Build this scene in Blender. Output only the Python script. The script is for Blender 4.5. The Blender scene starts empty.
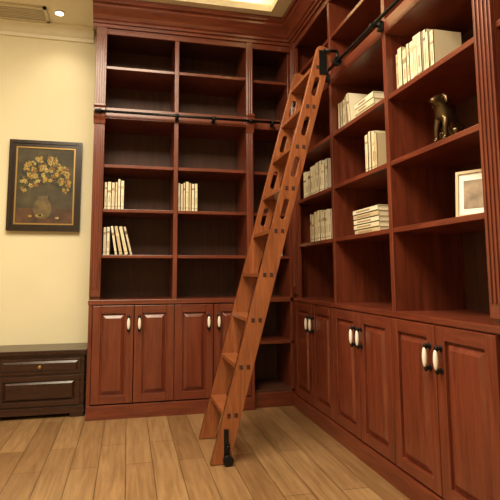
import bpy, bmesh, math, random
from mathutils import Vector, Matrix
random.seed(7)
C=bpy.context; D=bpy.data
ROOT=C.scene.collection

# ------------------------------------------------------------ materials
def newmat(name):
    m=D.materials.new(name); m.use_nodes=True
    nt=m.node_tree; b=nt.nodes['Principled BSDF']
    return m,nt,b
def plain(name,col,rough=.5,metal=0,emit=None,es=0,noise=0,k=None):
    m,nt,b=newmat(name)
    b.inputs['Base Color'].default_value=(*col,1)
    b.inputs['Roughness'].default_value=rough
    b.inputs['Metallic'].default_value=metal
    if emit: 
        b.inputs['Emission Color'].default_value=(*emit,1); b.inputs['Emission Strength'].default_value=es
    if noise:
        tc=nt.nodes.new('ShaderNodeTexCoord'); n=nt.nodes.new('ShaderNodeTexNoise'); n.inputs['Scale'].default_value=noise
        r=nt.nodes.new('ShaderNodeValToRGB'); r.color_ramp.elements[0].position=.3; r.color_ramp.elements[1].position=.7
        if k is None: k=.55
        r.color_ramp.elements[0].color=(*[c*k for c in col],1); r.color_ramp.elements[1].color=(*[min(1,c*(2-k)) for c in col],1)
        nt.links.new(tc.outputs['Object'],n.inputs['Vector']); nt.links.new(n.outputs['Fac'],r.inputs['Fac']); nt.links.new(r.outputs['Color'],b.inputs['Base Color'])
    return m
def wood(name,c1,c2,scale=(14,14,1.1),rough=.35,bump=.08,detail=6,coat=0):
    m,nt,b=newmat(name)
    tc=nt.nodes.new('ShaderNodeTexCoord'); mp=nt.nodes.new('ShaderNodeMapping'); mp.inputs['Scale'].default_value=scale
    n=nt.nodes.new('ShaderNodeTexNoise'); n.inputs['Scale'].default_value=2.2; n.inputs['Detail'].default_value=detail; n.inputs['Roughness'].default_value=.65
    n.inputs['Distortion'].default_value=.6
    r=nt.nodes.new('ShaderNodeValToRGB'); r.color_ramp.elements[0].position=.32; r.color_ramp.elements[1].position=.7
    r.color_ramp.elements[0].color=(*c1,1); r.color_ramp.elements[1].color=(*c2,1)
    bp=nt.nodes.new('ShaderNodeBump'); bp.inputs['Strength'].default_value=bump; bp.inputs['Distance'].default_value=.01
    L=nt.links.new
    L(tc.outputs['Object'],mp.inputs['Vector']); L(mp.outputs['Vector'],n.inputs['Vector']); L(n.outputs['Fac'],r.inputs['Fac'])
    L(r.outputs['Color'],b.inputs['Base Color']); L(n.outputs['Fac'],bp.inputs['Height']); L(bp.outputs['Normal'],b.inputs['Normal'])
    b.inputs['Roughness'].default_value=rough
    b.inputs['Coat Weight'].default_value=coat; b.inputs['Coat Roughness'].default_value=.2
    return m
M_wood=wood('mahogany',(.095,.018,.009),(.20,.045,.020),rough=.3,coat=.3)
M_woodh=wood('mahogany_horizontal',(.095,.018,.009),(.20,.045,.020),scale=(1.5,1.5,18),rough=.3,coat=.3)
M_inshade=wood('mahogany_inside_shaded',(.052,.016,.009),(.10,.031,.016),rough=.55)  # same mahogany, with the shade inside the cases darkened into its colour
M_lad=wood('ladder_wood',(.17,.047,.016),(.35,.115,.040),scale=(16,16,1.3),rough=.28,coat=.3)
M_plug=plain('ladder_plug',(.05,.015,.007),.5)
M_blk=plain('black_iron',(.012,.012,.012),.4,.6)
M_white=plain('white_ceramic',(.85,.82,.75),.2)
M_chest=wood('dark_chest_wood',(.020,.007,.0045),(.048,.017,.010),scale=(1.5,12,14),rough=.25)
M_wall=plain('wall_paint',(.78,.715,.50),.8,noise=3,k=.98)
M_ceil=plain('ceiling_paint',(.82,.77,.60),.85,noise=2,k=.98)
M_bronze=plain('bronze',(.11,.07,.035),.28,.9)
M_glow=plain('lamp_lens',(1,.95,.85),.4,0,(1,.85,.6),12)
def floor_mat():
    m,nt,b=newmat('plank_floor'); L=nt.links.new
    tc=nt.nodes.new('ShaderNodeTexCoord'); mp=nt.nodes.new('ShaderNodeMapping'); mp.inputs['Rotation'].default_value=(0,0,math.radians(90))
    br=nt.nodes.new('ShaderNodeTexBrick'); br.offset=.37; br.offset_frequency=2
    br.inputs['Scale'].default_value=1; br.inputs['Brick Width'].default_value=.95; br.inputs['Row Height'].default_value=.155
    br.inputs['Mortar Size'].default_value=.0025; br.inputs['Mortar Smooth'].default_value=.2; br.inputs['Bias'].default_value=0
    br.inputs['Color1'].default_value=(.235,.130,.058,1); br.inputs['Color2'].default_value=(.34,.205,.098,1); br.inputs['Mortar'].default_value=(.09,.05,.025,1)
    mp2=nt.nodes.new('ShaderNodeMapping'); mp2.inputs['Scale'].default_value=(22,1.6,1)
    n=nt.nodes.new('ShaderNodeTexNoise'); n.inputs['Scale'].default_value=1.6; n.inputs['Detail'].default_value=7; n.inputs['Distortion'].default_value=.8
    r=nt.nodes.new('ShaderNodeValToRGB'); r.color_ramp.elements[0].position=.3; r.color_ramp.elements[1].position=.7
    r.color_ramp.elements[0].color=(.70,.66,.60,1); r.color_ramp.elements[1].color=(1.1,1.1,1.1,1)
    mx=nt.nodes.new('ShaderNodeMix'); mx.data_type='RGBA'; mx.blend_type='MULTIPLY'; mx.inputs[0].default_value=1
    L(tc.outputs['Object'],mp.inputs['Vector']); L(mp.outputs['Vector'],br.inputs['Vector'])
    L(tc.outputs['Object'],mp2.inputs['Vector']); L(mp2.outputs['Vector'],n.inputs['Vector']); L(n.outputs['Fac'],r.inputs['Fac'])
    L(br.outputs['Color'],mx.inputs[6]); L(r.outputs['Color'],mx.inputs[7]); L(mx.outputs[2],b.inputs['Base Color'])
    b.inputs['Roughness'].default_value=.3
    return m
M_floor=floor_mat()

# ------------------------------------------------------------ builder
class B:
    def __init__(s,mats,T=None):
        s.bm=bmesh.new(); s.mats=mats; s.T=T or (lambda u,d,z:(u,d,z))
    def face(s,pts,mi,smooth=False):
        vs=[s.bm.verts.new(s.T(*p)) for p in pts]; f=s.bm.faces.new(vs); f.material_index=mi; f.smooth=smooth; return f
    def box(s,u0,u1,d0,d1,z0,z1,mi=0):
        P=[(u0,d0,z0),(u1,d0,z0),(u1,d1,z0),(u0,d1,z0),(u0,d0,z1),(u1,d0,z1),(u1,d1,z1),(u0,d1,z1)]
        v=[s.bm.verts.new(s.T(*p)) for p in P]
        for q in ((3,2,1,0),(4,5,6,7),(0,1,5,4),(1,2,6,5),(2,3,7,6),(3,0,4,7)):
            f=s.bm.faces.new([v[i] for i in q]); f.material_index=mi
    def frustum(s,u0,u1,z0,z1,dback,dfront,inset,mi=0):
        a=[(u0,dback,z0),(u1,dback,z0),(u1,dback,z1),(u0,dback,z1)]
        i=inset; b=[(u0+i,dfront,z0+i),(u1-i,dfront,z0+i),(u1-i,dfront,z1-i),(u0+i,dfront,z1-i)]
        va=[s.bm.verts.new(s.T(*p)) for p in a]; vb=[s.bm.verts.new(s.T(*p)) for p in b]
        f=s.bm.faces.new(vb); f.material_index=mi
        for k in range(4):
            f=s.bm.faces.new([va[k],va[(k+1)%4],vb[(k+1)%4],vb[k]]); f.material_index=mi
    def extrude_profile(s,prof,u0,u1,mi=0,o0=0,o1=0):
        a=[s.bm.verts.new(s.T(u0+o0*d,d,z)) for d,z in prof]; b=[s.bm.verts.new(s.T(u1+o1*d,d,z)) for d,z in prof]
        n=len(prof)
        for k in range(n):
            f=s.bm.faces.new([a[k],a[(k+1)%n],b[(k+1)%n],b[k]]); f.material_index=mi
        f=s.bm.faces.new(a[::-1]); f.material_index=mi
        f=s.bm.faces.new(b); f.material_index=mi
    def tube(s,p0,p1,r,mi=0,seg=14,r1=None):
        p0=Vector(s.T(*p0)); p1=Vector(s.T(*p1)); ax=(p1-p0).normalized()
        t=Vector((0,0,1)) if abs(ax.z)<.9 else Vector((1,0,0))
        x=ax.cross(t).normalized(); y=ax.cross(x); r1=r if r1 is None else r1
        A=[];Bv=[]
        for k in range(seg):
            a=2*math.pi*k/seg; o=x*math.cos(a)+y*math.sin(a)
            A.append(s.bm.verts.new(p0+o*r)); Bv.append(s.bm.verts.new(p1+o*r1))
        for k in range(seg):
            f=s.bm.faces.new([A[k],A[(k+1)%seg],Bv[(k+1)%seg],Bv[k]]); f.material_index=mi; f.smooth=True
        s.bm.faces.new(A[::-1]).material_index=mi; s.bm.faces.new(Bv).material_index=mi
    def ellipsoid(s,c,rad,mi=0,seg=16,rings=10):
        c=Vector(s.T(*c)); o=Vector(s.T(0,0,0)); 
        rr=[abs(x) for x in (Vector(s.T(*rad))-o)]
        mtx=Matrix.Translation(c)@Matrix.Diagonal((*rr,1))
        before=set(s.bm.faces)
        bmesh.ops.create_uvsphere(s.bm,u_segments=seg,v_segments=rings,radius=1,matrix=mtx)
        for f in s.bm.faces:
            if f not in before: f.material_index=mi; f.smooth=True
    def make(s,name,parent=None,bevel=0,loc=None):
        bmesh.ops.recalc_face_normals(s.bm,faces=s.bm.faces)
        me=D.meshes.new(name); s.bm.to_mesh(me); s.bm.free()
        for m in s.mats: me.materials.append(m)
        ob=D.objects.new(name,me); ROOT.objects.link(ob)
        if parent: ob.parent=parent
        if bevel:
            md=ob.modifiers.new('bevel','BEVEL'); md.width=bevel; md.segments=2; md.limit_method='ANGLE'; md.angle_limit=math.radians(40); md.harden_normals=False
        return ob
def empty(name,loc=(0,0,0)):
    e=D.objects.new(name,None); ROOT.objects.link(e); e.empty_display_size=.1
    return e
Tb=lambda u,d,z:(u,d,z)
Tr=lambda u,d,z:(d,-u,z)

# ------------------------------------------------------------ room shell
WY=.50; CZ=3.36; XL=-4.4; XR=.50; YF=-6.0
b=B([M_floor]); b.box(XL,XR+.1,YF,WY+.1,-.1,0); b.make('floor')
b=B([M_wall]); b.box(XL,XR+.1,WY,WY+.1,0,CZ+.25); b.make('wall_back')
b=B([M_wall]); b.box(XR,XR+.1,YF,WY,0,CZ+.25); b.make('wall_right')
b=B([M_wall]); b.box(XL-.1,XL,YF,WY+.1,0,CZ+.25); b.make('wall_left')
b=B([M_wall]); b.box(XL-.1,XR+.1,YF-.1,YF,0,CZ+.25); b.make('wall_front')
hx0,hx1,hy0,hy1=-2.9,-.24,-4.6,-.19
b=B([M_ceil])
b.box(XL,hx0,YF,WY,CZ,CZ+.06); b.box(hx1,XR,YF,WY,CZ,CZ+.06)
b.box(hx0,hx1,hy1,WY,CZ,CZ+.06); b.box(hx0,hx1,YF,hy0,CZ,CZ+.06)
b.box(XL,XR,YF,WY,CZ+.20,CZ+.25)
b.box(hx0-.12,hx0-.10,hy0-.1,hy1+.1,CZ+.06,CZ+.20); b.box(hx1+.10,hx1+.12,hy0-.1,hy1+.1,CZ+.06,CZ+.20)
b.box(hx0-.1,hx1+.1,hy1+.10,hy1+.12,CZ+.06,CZ+.20); b.box(hx0-.1,hx1+.1,hy0-.12,hy0-.1,CZ+.06,CZ+.20)
b.make('ceiling')
b=B([M_ceil])
cp=[(WY,CZ),(WY-.10,CZ),(WY-.10,CZ-.02),(WY-.075,CZ-.035),(WY-.045,CZ-.075),(WY-.02,CZ-.09),(WY-.02,CZ-.12),(WY,CZ-.12)]
b.extrude_profile(cp,XL,-1.76); b.make('trim_1')

# ------------------------------------------------------------ bookcases
def door(b,u0,u1,z0,z1):
    g=.003; u0+=g;u1-=g; fr=.062; t0=-.022; t1=0
    b.box(u0,u0+fr,t0,t1,z0,z1); b.box(u1-fr,u1,t0,t1,z0,z1)
    b.box(u0+fr,u1-fr,t0,t1,z0,z0+fr,1); b.box(u0+fr,u1-fr,t0,t1,z1-fr,z1,1)
    b.box(u0+fr,u1-fr,-.006,0,z0+fr,z1-fr)
    b.frustum(u0+fr+.008,u1-fr-.008,z0+fr+.008,z1-fr-.008,-.006,-.024,.028)
def handle(b,u,z):
    h=.058
    for s in(-1,1):
        b.tube((u,-.022,z+s*h*.85),(u,-.045,z+s*h*.85),.008,1,10)
        b.ellipsoid((u,-.046,z+s*h*.85),(.010,.010,.016),1)
        b.ellipsoid((u,-.024,z+s*h*.85),(.013,.005,.016),1)
    b.ellipsoid((u,-.052,z),(.0125,.011,.047),0)
DEP=.45
CR=[(0.02,3.15),(-.02,3.15),(-.02,3.175),(-.035,3.18),(-.035,3.20),(-.05,3.21),(-.062,3.235),(-.09,3.27),(-.105,3.285),(-.105,3.305),(-.125,3.315),(-.125,3.355),(0.02,3.355)]
def pilaster(b,u0,u1,z0,z1):
    w=u1-u0; b.box(u0,u1,-.018,0,z0,z1)
    n=3 if w<.08 else 4; p=w/(n+.6)
    for i in range(n):
        c=u0+w/2+(i-(n-1)/2)*p
        b.box(c-p*.26,c+p*.26,-.025,-.018,z0+.06,z1-.06)
def corbel(b,u0,u1,z):
    pr=[(-.018,z-.10),(-.03,z-.10),(-.035,z-.07),(-.05,z-.04),(-.055,z),(-.05,z+.03),(-.062,z+.045),(-.062,z+.065),(-.018,z+.065)]
    b.extrude_profile(pr,u0-.004,u1+.004)

case=empty('built_in_bookcase')
b=B([M_wood,M_woodh,M_inshade],Tb)
xl,xc,xp,xt=-1.698,-1.030,-.425,-.365
b.box(xl,xl+.03,0,DEP,0,3.16)
b.box(xl,xl+.085,-.002,.03,.9,3.16)
pilaster(b,xl,xl+.085,.93,3.15)
b.box(xc-.018,xc+.018,0,DEP,.1,3.16)
b.box(xp,xt,0,DEP,0,3.16); pilaster(b,xp,xt,.93,3.15)
b.box(-.03,.0,0.03,DEP,0,3.16)
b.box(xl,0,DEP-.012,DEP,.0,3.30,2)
b.box(xl,xt,-.004,DEP,.865,.905,1)
b.box(xl-.005,xt+.002,-.026,0,.868,.905,1)
b.box(xt,0,.03,DEP,.865,.905,1)
b.box(xl,xt,-.028,0,0,.105,1); b.box(xl,xt,0,DEP,.07,.105,2)
b.box(xt,0,.02,.04,0,.12,1); b.box(xt,0,.03,DEP,.10,.14,2)
b.box(xt,0,.03,DEP,.515,.54,1)
for z in (1.26,1.63,1.995,2.828):
    b.box(xl+.03,xc-.018,.006,DEP,z-.026,z,1); b.box(xc+.018,xp,.006,DEP,z-.026,z,1); b.box(xt,-.03,.035,DEP,z-.026,z,1)
b.box(xl+.03,xp,-.004,DEP,2.375,2.47,1); b.box(xt,-.03,.03,DEP,2.375,2.47,1)
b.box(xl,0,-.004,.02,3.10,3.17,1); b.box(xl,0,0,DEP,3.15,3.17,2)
b.box(xl,0,0,DEP,3.16,3.355,1)
corbel(b,xl,xl+.085,2.42); corbel(b,xp,xt,2.42)
b.make('carcass',case,.003)
b=B([M_wood,M_woodh],Tb); b.extrude_profile(CR,xl-.03,0,1,0,1); b.make('crown',case)
b=B([M_wood,M_woodh],Tb)
for a,c in((xl+.03,(xl+.03+xc)/2),((xl+.03+xc)/2,xc),(xc,(xc+xp+.03)/2),((xc+xp+.03)/2,xp+.03)):
    door(b,a,c,.115,.86)
b.box(xl,xl+.03,-.02,0,.1,.87); b.box(xp+.03,xt,-.02,0,.1,.87)
b.make('cabinet_doors',case,.003)
b=B([M_white,M_blk],Tb)
for m in ((xl+.03+xc)/2,(xc+xp+.03)/2):
    handle(b,m-.042,.72); handle(b,m+.042,.72)
b.make('door_handles',case)

case2=empty('built_in_bookcase')
b=B([M_wood,M_woodh,M_inshade],Tr)
b.box(0,.02,0,DEP,0,3.16); b.box(0,.10,0,.03,.9,3.16); pilaster(b,.02,.10,.93,3.15)
for u in (.827,1.59): b.box(u-.018,u+.018,0,DEP,.1,3.16)
b.box(2.33,2.43,0,DEP,0,3.16); pilaster(b,2.33,2.43,.93,3.15)
b.box(3.17,3.2,0,DEP,0,3.16)
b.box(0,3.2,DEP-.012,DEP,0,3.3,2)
b.box(0,3.2,-.004,DEP,.868,.905,1); b.box(-.0,3.2,-.018,0,.875,.905,1)
b.box(0,3.2,-.028,0,0,.105,1); b.box(0,3.2,0,DEP,.07,.105,2)
segs=[(.02,.809),(.845,1.572),(1.608,2.33),(2.43,3.17)]
for z in (1.355,1.727,2.107,2.84):
    for s0,s1 in segs: b.box(s0,s1,.006,DEP,z-.028,z,1)
for s0,s1 in segs: b.box(s0,s1,-.004,DEP,2.465,2.55,1)
b.box(0,3.2,-.004,.02,3.10,3.17,1); b.box(0,3.2,0,DEP,3.16,3.355,1)
corbel(b,2.33,2.43,2.40)
b.make('carcass',case2,.003)
b=B([M_wood,M_woodh],Tr); b.extrude_profile(CR,0,3.2,1,-1,0); b.make('crown',case2)
b=B([M_wood,M_woodh],Tr); hb=B([M_white,M_blk],Tr)
for s0,s1 in ((.03,.827),(.827,1.59),(1.59,2.36),(2.40,3.19)):
    m=(s0+s1)/2; door(b,s0,m,.115,.868); door(b,m,s1,.115,.868); handle(hb,m-.042,.72); handle(hb,m+.042,.72)
b.make('cabinet_doors',case2,.003); hb.make('door_handles',case2)

# ------------------------------------------------------------ ladder rails
def rail(T,u0,u1,z,brs,name,off=-.065,r=.011):
    b=B([M_blk],T); b.tube((u0,off,z),(u1,off,z),r)
    for u in brs:
        b.tube((u,-.004,z),(u,off,z),.008); b.box(u-.015,u+.015,-.030,-.004,z-.028,z+.028)
        b.tube((u-.012,off,z),(u+.012,off,z),.018)
    for u in (u0,u1): b.ellipsoid((u,off,z),(.018,.018,.018))
    return b.make(name)
rail(Tb,xl+.02,-.12,2.415,[xl+.045,xc,-.72,-.395,-.20],'ladder_rail')
rail(Tr,.25,3.1,2.52,[.45,.827,1.59,2.38],'ladder_rail')

# ------------------------------------------------------------ ladder
lad=empty('library_ladder')
SL=.275; th=math.atan(SL); fx=-.860
Ld=Vector((math.sin(th),0,math.cos(th))); Wd=Vector((math.cos(th),0,-math.sin(th)))
def ladder_rail_board(name,yc,slots):
    cu=D.curves.new(name,'CURVE'); cu.dimensions='2D'; cu.fill_mode='BOTH'; cu.extrude=.014; cu.bevel_depth=.002; cu.resolution_u=6
    w=.052; 
    def poly(pts):
        sp=cu.splines.new('POLY'); sp.points.add(len(pts)-1)
        for i,(x,y) in enumerate(pts): sp.points[i].co=(x,y,0,1)
        sp.use_cyclic_u=True
    top=2.715
    pts=[(-w,(.006-w*math.sin(th))/math.cos(th)),(w,(.006+w*math.sin(th))/math.cos(th))]
    for k in range(7):
        a=math.pi/2*k/6; pts.append((w-.03+.03*math.cos(a),top-.03+.03*math.sin(a)))
    for k in range(7):
        a=math.pi/2+math.pi/2*k/6; pts.append((-w+.03+.03*math.cos(a),top-.03+.03*math.sin(a)))
    poly(pts)
    for s in slots:
        hw=.02; hl=.05; pts=[]
        for k in range(11):
            a=math.pi*k/10; pts.append((hw*math.cos(a),s+hl+hw*math.sin(a)))
        for k in range(11):
            a=math.pi+math.pi*k/10; pts.append((hw*math.cos(a),s-hl+hw*math.sin(a)))
        poly(pts[::-1])
    ob=D.objects.new(name+'_c',cu); ROOT.objects.link(ob)
    C.view_layer.update()
    me=D.meshes.new_from_object(ob.evaluated_get(C.evaluated_depsgraph_get()))
    D.objects.remove(ob)
    R=Matrix((( Wd.x,Ld.x,0,fx),(Wd.y,Ld.y,-1,yc),(Wd.z,Ld.z,0,0),(0,0,0,1)))
    me.transform(R)
    me.materials.clear(); me.materials.append(M_lad)
    o=D.objects.new(name,me); ROOT.objects.link(o); o.parent=lad; return o
YN,YFR=-1.075,-.615
steps=[.275*(i+1) for i in range(9)]
cs=math.cos(th)
slots=[(steps[i]+.14)/cs for i in range(4,8)]
ladder_rail_board('near_rail',YN,slots); ladder_rail_board('far_rail',YFR,slots)
b=B([M_lad,M_plug])
for z in steps:
    x=fx+SL*z
    b.box(x-.052,x+.052,YN+.012,YFR-.012,z-.013,z+.013)
    for dx in (-.022,.022):
        b.box(x+dx-.011,x+dx+.011,YN-.0185,YN-.010,z-.013,z+.013,1)
b.make('treads',lad,.002)
b=B([M_blk])
def lp(w,l): 
    p=Vector((fx,0,0))+Wd*w+Ld*l; return p.x,p.z
for y in (YN,YFR):
    s=-1 if y==YN else 1
    x,z=lp(0,2.61)
    b.box(x-.022,x+.032,y+s*.0165,y+s*.024,z-.09,z+.075)
    b.tube((-.065,y+s*.019,2.52),(-.065,y+s*.045,2.52),.03)
    b.tube((-.065,y+s*.032,2.59),(-.065,y+s*.032,2.52),.010)
    b.tube((-.15,y+s*.032,2.59),(-.065,y+s*.032,2.59),.010)
    b.tube((-.15,y+s*.032,2.59),(-.15,y+s*.018,2.59),.010)
    x=fx+SL*.12
    b.box(x-.010,x+.018,y+s*.0165,y+s*.026,.04,.20)
    b.tube((x+.012,y+s*.028,.030),(x+.012,y+s*.050,.030),.030,0,20)
    b.tube((x+.012,y+s*.024,.10),(x+.012,y+s*.046,.10),.012)
    b.box(x-.002,x+.024,y+s*.024,y+s*.030,.03,.12)
b.make('rolling_hardware',lad)

# ------------------------------------------------------------ books
def bmat(i,c): return plain(f'book_cover_{i}',c,.6)
BM=[bmat(0,(.72,.63,.42)),bmat(1,(.58,.46,.27)),bmat(2,(.78,.71,.52)),bmat(3,(.36,.25,.15)),plain('book_pages',(.78,.70,.51),.8),bmat(5,(.16,.12,.10)),bmat(6,(.64,.56,.42))]
def book(b,T,u,d,z,th_,h,dp,mi,tilt=0):
    def tr(a,dd,zz):
        c_,s_=math.cos(tilt),math.sin(tilt)
        return T(u+a*c_+zz*s_, d+dd, z-a*s_*(1 if tilt<0 else 0)+ (zz*c_) + (a*-s_ if tilt>0 else 0)+(th_*s_ if tilt>0 else 0))
    old=b.T; b.T=tr
    t=.003
    b.box(0,t,0,dp,0,h,mi); b.box(th_-t,th_,0,dp,0,h,mi); b.box(0,th_,0,t,0,h,mi)
    b.box(t,th_-t,t,dp-.004,.004,h-.004,4)
    k=random.uniform(.6,.78)
    lab=random.choice((3,1,0,1,5))
    b.box(t*.8,th_-t*.8,-.0010,0,h*k,h*(k+random.uniform(.03,.12)),lab)
    b.box(t*.8,th_-t*.8,-.0010,0,h*.10,h*.12,3)
    b.box(th_*.38,th_*.62,-.0010,0,h*.25,h*.5,random.choice((3,1,1)))
    b.T=old
def row(T,u0,u1,z,d,h,tmin,tmax,leans=0,name='books',dp=.16,pal=(0,0,1,2,2,6)):
    b=B(BM); u=u0
    while True:
        t=random.uniform(tmin,tmax); 
        if u+t>u1: break
        hh=h*random.uniform(.86,1.03)
        book(b,T,u,d+random.uniform(0,.012),z+.0005,t,hh,dp,random.choice(pal)); u+=t+.001
    for i in range(leans):
        t=random.uniform(tmin,tmax); tl=-.16-.03*i
        book(b,T,u+h*.16+.012*i,d,z+.001,t,h*.95,dp,random.choice(pal),tilt=tl); u+=t*1.05
    return b.make(name)
row(Tb,-1.605,-1.43,1.63,.03,.25,.018,.032)
row(Tb,-1.605,-1.53,1.26,.03,.245,.02,.032,leans=4)
row(Tb,-1.008,-.83,1.63,.03,.255,.016,.03)
row(Tb,-.16,-.06,1.26,.06,.21,.02,.03)
row(Tr,.13,.66,1.727,.04,.25,.035,.065,pal=(2,2,0,6))
row(Tr,.27,.71,1.355,.04,.24,.03,.05)
row(Tr,.86,1.00,2.107,.04,.24,.028,.042,leans=1)
row(Tr,1.25,1.42,1.727,.04,.26,.03,.045)
row(Tr,1.625,2.0,2.107,.04,.24,.026,.042)
def stack(T,u0,u1,z,d,n,t,name='books'):
    b=B(BM,T)
    for i in range(n):
        zz=z+.0005+i*(t+.001); o=random.uniform(-.015,.015); mi=random.choice((0,1,2,6)) if i<n-1 else 2
        b.box(u0+o,u1+o,d,d+.17,zz,zz+.003,mi); b.box(u0+o,u1+o,d,d+.17,zz+t-.003,zz+t,mi); b.box(u0+o,u1+o,d,d+.003,zz,zz+t,mi)
        b.box(u0+o+.004,u1+o-.004,d+.003,d+.166,zz+.003,zz+t-.003,4)
        b.box(u0+o+.05,u1+o-.10,d-.001,d,zz+t*.35,zz+t*.65,3)
    b.make(name)
stack(Tr,1.12,1.37,2.107,.05,3,.04)
stack(Tr,1.05,1.38,1.355,.05,5,.032)

# ------------------------------------------------------------ photo frame
M_frame=plain('frame_pale_wood',(.62,.48,.30),.5); M_photo=plain('photo_print',(.30,.22,.15),.4,noise=16); M_mat=plain('photo_mat',(.86,.84,.78),.7)
b=B([M_frame,M_photo,M_mat]); w,h=.085,.215
for s in(-1,1): b.box(s*w-(.012 if s>0 else 0),s*w+(.012 if s<0 else 0),-.008,.008,0,h)
b.box(-w+.012,w-.012,-.008,.008,0,.012); b.box(-w+.012,w-.012,-.008,.008,h-.012,h)
b.box(-w+.012,w-.012,-.001,.006,.012,h-.012,2); b.box(-w+.034,w-.034,-.003,-.001,.04,h-.045,1)
b.box(-.015,.015,.008,.012,.02,h*.7)
o=b.make('photo_frame'); o.location=(.10,-2.14,1.357); o.rotation_euler=(math.radians(-6),0,math.radians(-58))

# ------------------------------------------------------------ dog figurine
def skin(name,nodes,edges,mat,sub=2):
    me=D.meshes.new(name); me.from_pydata([n[0] for n in nodes],edges,[])
    ob=D.objects.new(name,me); ROOT.objects.link(ob)
    md=ob.modifiers.new('skin','SKIN'); 
    for i,n in enumerate(nodes):
        v=me.skin_vertices[0].data[i]; r=n[1]; v.radius=(r,r) if not isinstance(r,tuple) else r
        v.use_root=(i==0)
    md.use_smooth_shade=True
    s=ob.modifiers.new('sub','SUBSURF'); s.levels=sub; s.render_levels=sub
    me.materials.append(mat); return ob
n=[((-.035,0,.042),.036),((-.012,0,.080),.036),((.014,0,.118),.038),((.026,0,.150),.025),((.036,0,.180),.027),((.056,0,.180),.020),((.082,0,.170),.013),
 ((.026,.024,.100),.018),((.036,.026,.055),.012),((.036,.026,.012),.010),((.052,.026,.006),.010),
 ((.026,-.024,.100),.018),((.036,-.026,.055),.012),((.036,-.026,.012),.010),((.052,-.026,.006),.010),
 ((-.03,.030,.040),.026),((.008,.042,.048),.018),((-.018,.044,.012),.010),((.020,.044,.007),.010),
 ((-.03,-.030,.040),.026),((.008,-.042,.048),.018),((-.018,-.044,.012),.010),((.020,-.044,.007),.010),
 ((-.066,0,.022),.012),((-.095,.015,.012),.008),((-.11,.035,.012),.005),
 ((.030,.020,.198),.009),((.030,.036,.182),.011),((.034,.040,.156),.007),
 ((.030,-.020,.198),.009),((.030,-.036,.182),.011),((.034,-.040,.156),.007)]
e=[(0,1),(1,2),(2,3),(3,4),(4,5),(5,6),(2,7),(7,8),(8,9),(9,10),(2,11),(11,12),(12,13),(13,14),(0,15),(15,16),(16,17),(17,18),(0,19),(19,20),(20,21),(21,22),(0,23),(23,24),(24,25),(4,26),(26,27),(27,28),(4,29),(29,30),(30,31)]
o=skin('dog_figurine',n,e,M_bronze); o.location=(.085,-2.0,1.729); o.rotation_euler=(0,0,math.radians(185)); o.scale=(1.15,)*3

# ------------------------------------------------------------ painting
M_pf=wood('painting_frame_dark',(.012,.006,.004),(.03,.015,.01),rough=.3)
M_gold=plain('painting_gilt',(.35,.22,.07),.4,.6)
M_canvas=plain('painting_canvas',(.055,.042,.017),.6,noise=9)
M_table=plain('paint_table',(.08,.032,.010),.6,noise=12)
M_vase=plain('paint_vase',(.13,.09,.035),.4,noise=14); M_vase2=plain('paint_vase_shade',(.055,.032,.014),.5,noise=14); M_leaf=plain('paint_leaf',(.055,.058,.016),.6,noise=30); M_leaf2=plain('paint_leaf_dark',(.022,.026,.009),.6,noise=30)
M_fl=plain('paint_flower',(.38,.25,.04),.6,noise=60); M_fl2=plain('paint_flower_pale',(.40,.31,.10),.6,noise=60); M_fl3=plain('paint_flower_dark',(.20,.10,.02),.6,noise=60)
b=B([M_pf,M_gold,M_canvas,M_table,M_vase,M_leaf,M_fl,M_fl2,M_fl3,M_leaf2,M_vase2])
px0,px1,pz0,pz1=-2.432,-1.828,1.48,2.28; F=WY-.012
def fr(o0,o1,d0,d1,mi):
    b.box(px0+o0,px1-o0,F-d1,F-d0,pz1-o1,pz1-o0,mi); b.box(px0+o0,px1-o0,F-d1,F-d0,pz0+o0,pz0+o1,mi)
    b.box(px0+o0,px0+o1,F-d1,F-d0,pz0+o1,pz1-o1,mi); b.box(px1-o1,px1-o0,F-d1,F-d0,pz0+o1,pz1-o1,mi)
fr(0,.028,0,.035,0); fr(.028,.055,0,.026,0); fr(.055,.068,0,.022,1)
b.box(px0+.068,px1-.068,F-.014,F,pz0+.068,pz1-.068,2)
b.box(px0+.068,px1-.068,F-.0145,F-.014,pz0+.068,pz0+.20,3)
pcx=(px0+px1)/2
def disc(x,z,rx,rz,d,mi,rot=0,n=14,wob=0,pet=6):
    pts=[]
    for k in range(n):
        a=2*math.pi*k/n; r=1+wob*math.cos(a*pet)
        ax,az=rx*r*math.cos(a),rz*r*math.sin(a)
        pts.append((x+ax*math.cos(rot)-az*math.sin(rot),F-d,z+ax*math.sin(rot)+az*math.cos(rot)))
    b.face(pts,mi)
vz=pz0+.11
prof=[(.040,0),(.062,.012),(.085,.04),(.097,.075),(.096,.105),(.082,.135),(.060,.16),(.048,.178),(.050,.19),(.060,.20)]
b.face([(pcx+r,F-.0163,vz+z) for r,z in prof]+[(pcx-r,F-.0163,vz+z) for r,z in reversed(prof)],10)
b.face([(pcx-.012+r*.72,F-.0165,vz+z) for r,z in prof]+[(pcx-.012-r*.86,F-.0165,vz+z) for r,z in reversed(prof)],4)
random.seed(3)
for i in range(170):
    a=random.uniform(-.3,math.pi+.3); r=.24*math.sqrt(random.random())
    x,z=pcx+min(.205,r)*1.0*math.cos(a),vz+.31+r*1.05*math.sin(a)
    z=min(z,pz1-random.uniform(.085,.12))
    disc(x,z,random.uniform(.015,.035),random.uniform(.005,.011),.0166+i*.00001,random.choice((5,9)),random.uniform(0,3))
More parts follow.
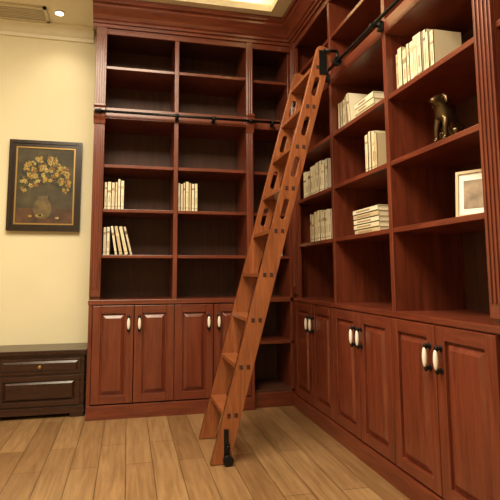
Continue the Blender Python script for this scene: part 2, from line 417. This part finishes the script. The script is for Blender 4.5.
for i in range(125):
    a=random.uniform(-.5,math.pi+.5); r=.23*math.sqrt(random.random())
    s=random.uniform(.010,.024)
    x,z=pcx+min(.200,r*1.0)*math.cos(a),vz+.33+r*.98*math.sin(a); z=min(z,pz1-random.uniform(.095,.13))
    disc(x,z,s,s*random.uniform(.5,.9),.0182+i*.00001,random.choice((6,6,7,8)),random.uniform(0,3),24,.32,random.choice((5,6,8)))
    disc(x,z,s*.25,s*.22,.0196+i*.00001,8)
for i in range(5): disc(pcx+random.uniform(-.15,.15),pz0+.11+random.uniform(0,.03),.016,.010,.0192,random.choice((6,7)),0,18,.2)
b.make('framed_painting')

# ------------------------------------------------------------ chest
b=B([M_chest,M_gold],Tb)
c0,c1,cf,cb,ct=-3.0,-1.725,.12,.485,.515
b.box(c0-.02,c1+.015,cf-.02,cb,ct-.035,ct); b.box(c0-.01,c1+.008,cf-.01,cb,ct-.05,ct-.035)
b.box(c0,c1,cf,cb,.06,ct-.05)
b.box(c0-.01,c1+.008,cf-.012,cb,.03,.085)
for s in (c0,c1-.10): b.box(s,s+.10,cf-.008,cf+.05,0,.03)
b.box(c0,c0+.1,cb-.06,cb,0,.03); b.box(c1-.1,c1,cb-.06,cb,0,.03)
zz0,zz1=.095,ct-.055
nP=2; W=(c1-c0-.04)/nP
for i in range(nP):
    a=c0+.02+i*W+.01; c=a+W-.02
    b.box(a,c,cf-.010,cf,zz1-.125,zz1-.01); b.frustum(a+.02,c-.02,zz1-.108,zz1-.027,cf-.010,cf-.018,.015)
    m=(a+c)/2
    b.tube((m,cf-.018,zz1-.067),(m,cf-.035,zz1-.067),.006,1); b.ellipsoid((m,cf-.040,zz1-.067),(.014,.01,.014),1)
    f=.035; y0,y1=zz0,zz1-.14; q0,q1=a,c
    b.box(q0,q0+f,cf-.012,cf,y0,y1); b.box(q1-f,q1,cf-.012,cf,y0,y1); b.box(q0+f,q1-f,cf-.012,cf,y0,y0+f); b.box(q0+f,q1-f,cf-.012,cf,y1-f,y1)
    b.frustum(q0+f+.006,q1-f-.006,y0+f+.006,y1-f-.006,cf,cf-.012,.018)
b.make('storage_chest',None,.003)

# ------------------------------------------------------------ ceiling fittings
M_vent=plain('vent_metal',(.62,.56,.42),.6)
b=B([M_vent,M_blk]); v0,v1,w0,w1=-2.70,-2.13,.14,.385
b.box(v0,v1,w0,w0+.025,CZ-.018,CZ); b.box(v0,v1,w1-.025,w1,CZ-.018,CZ); b.box(v0,v0+.025,w0,w1,CZ-.018,CZ); b.box(v1-.025,v1,w0,w1,CZ-.018,CZ)
b.box(v0+.02,v1-.02,w0+.02,w1-.02,CZ-.002,CZ,1)
for i in range(7): 
    y=w0+.034+i*.027; b.box(v0+.02,v1-.02,y,y+.012,CZ-.014,CZ-.002)
b.make('ceiling_air_vent')
def downlight(x,y,e,z=CZ):
    b=B([M_white,M_glow]); b.tube((x,y,z-.008),(x,y,z),.045,0,24); b.tube((x,y,z-.010),(x,y,z-.008),.032,1,24); b.make('ceiling_downlight')
    l=D.lights.new('spot','SPOT'); l.energy=e; l.color=(1,.84,.58); l.spot_size=math.radians(120); l.spot_blend=.9; l.shadow_soft_size=.05
    o=D.objects.new('downlight_lamp',l); ROOT.objects.link(o); o.location=(x,y,z-.03)
downlight(-2.03,.22,9)
downlight(-3.3,-1.2,70)
def area(name,loc,sx,sy,e,col,rot=(0,0,0)):
    l=D.lights.new(name,'AREA'); l.shape='RECTANGLE'; l.size=sx; l.size_y=sy; l.energy=e; l.color=col
    o=D.objects.new(name,l); ROOT.objects.link(o); o.location=loc; o.rotation_euler=rot; return o
area('tray_light',(-1.7,-2.4,CZ+.15),1.5,2.2,215,(1,.86,.63))
area('cove_light_1',(-1.5,hy1+.04,CZ+.075),2.4,.05,8,(1,.80,.5),(math.radians(180),0,0))
area('cove_light_2',(hx1+.04,-2.2,CZ+.075),.05,4.0,9,(1,.80,.5),(math.radians(180),0,0))

w=D.worlds.new('world'); C.scene.world=w; w.use_nodes=True
w.node_tree.nodes['Background'].inputs[0].default_value=(1,.85,.65,1); w.node_tree.nodes['Background'].inputs[1].default_value=.2

# ------------------------------------------------------------ camera
ya,pi_,ro=[math.radians(v) for v in (12.619,6.278,-.171)]
fw=Vector((math.sin(ya)*math.cos(pi_),math.cos(ya)*math.cos(pi_),math.sin(pi_)))
r=Vector((math.cos(ya),-math.sin(ya),0)); u=r.cross(fw)
r2=r*math.cos(ro)+u*math.sin(ro); u2=-r*math.sin(ro)+u*math.cos(ro)
cam=D.cameras.new('camera'); co=D.objects.new('camera',cam); ROOT.objects.link(co)
Mx=Matrix((( r2.x,u2.x,-fw.x,-1.407),(r2.y,u2.y,-fw.y,-3.995),(r2.z,u2.z,-fw.z,1.109),(0,0,0,1)))
co.matrix_world=Mx
cam.sensor_width=36; cam.lens=484.344/500*36; cam.shift_x=.027; cam.shift_y=-.0597; cam.clip_start=.05
C.scene.camera=co
C.scene.view_settings.view_transform='Standard'
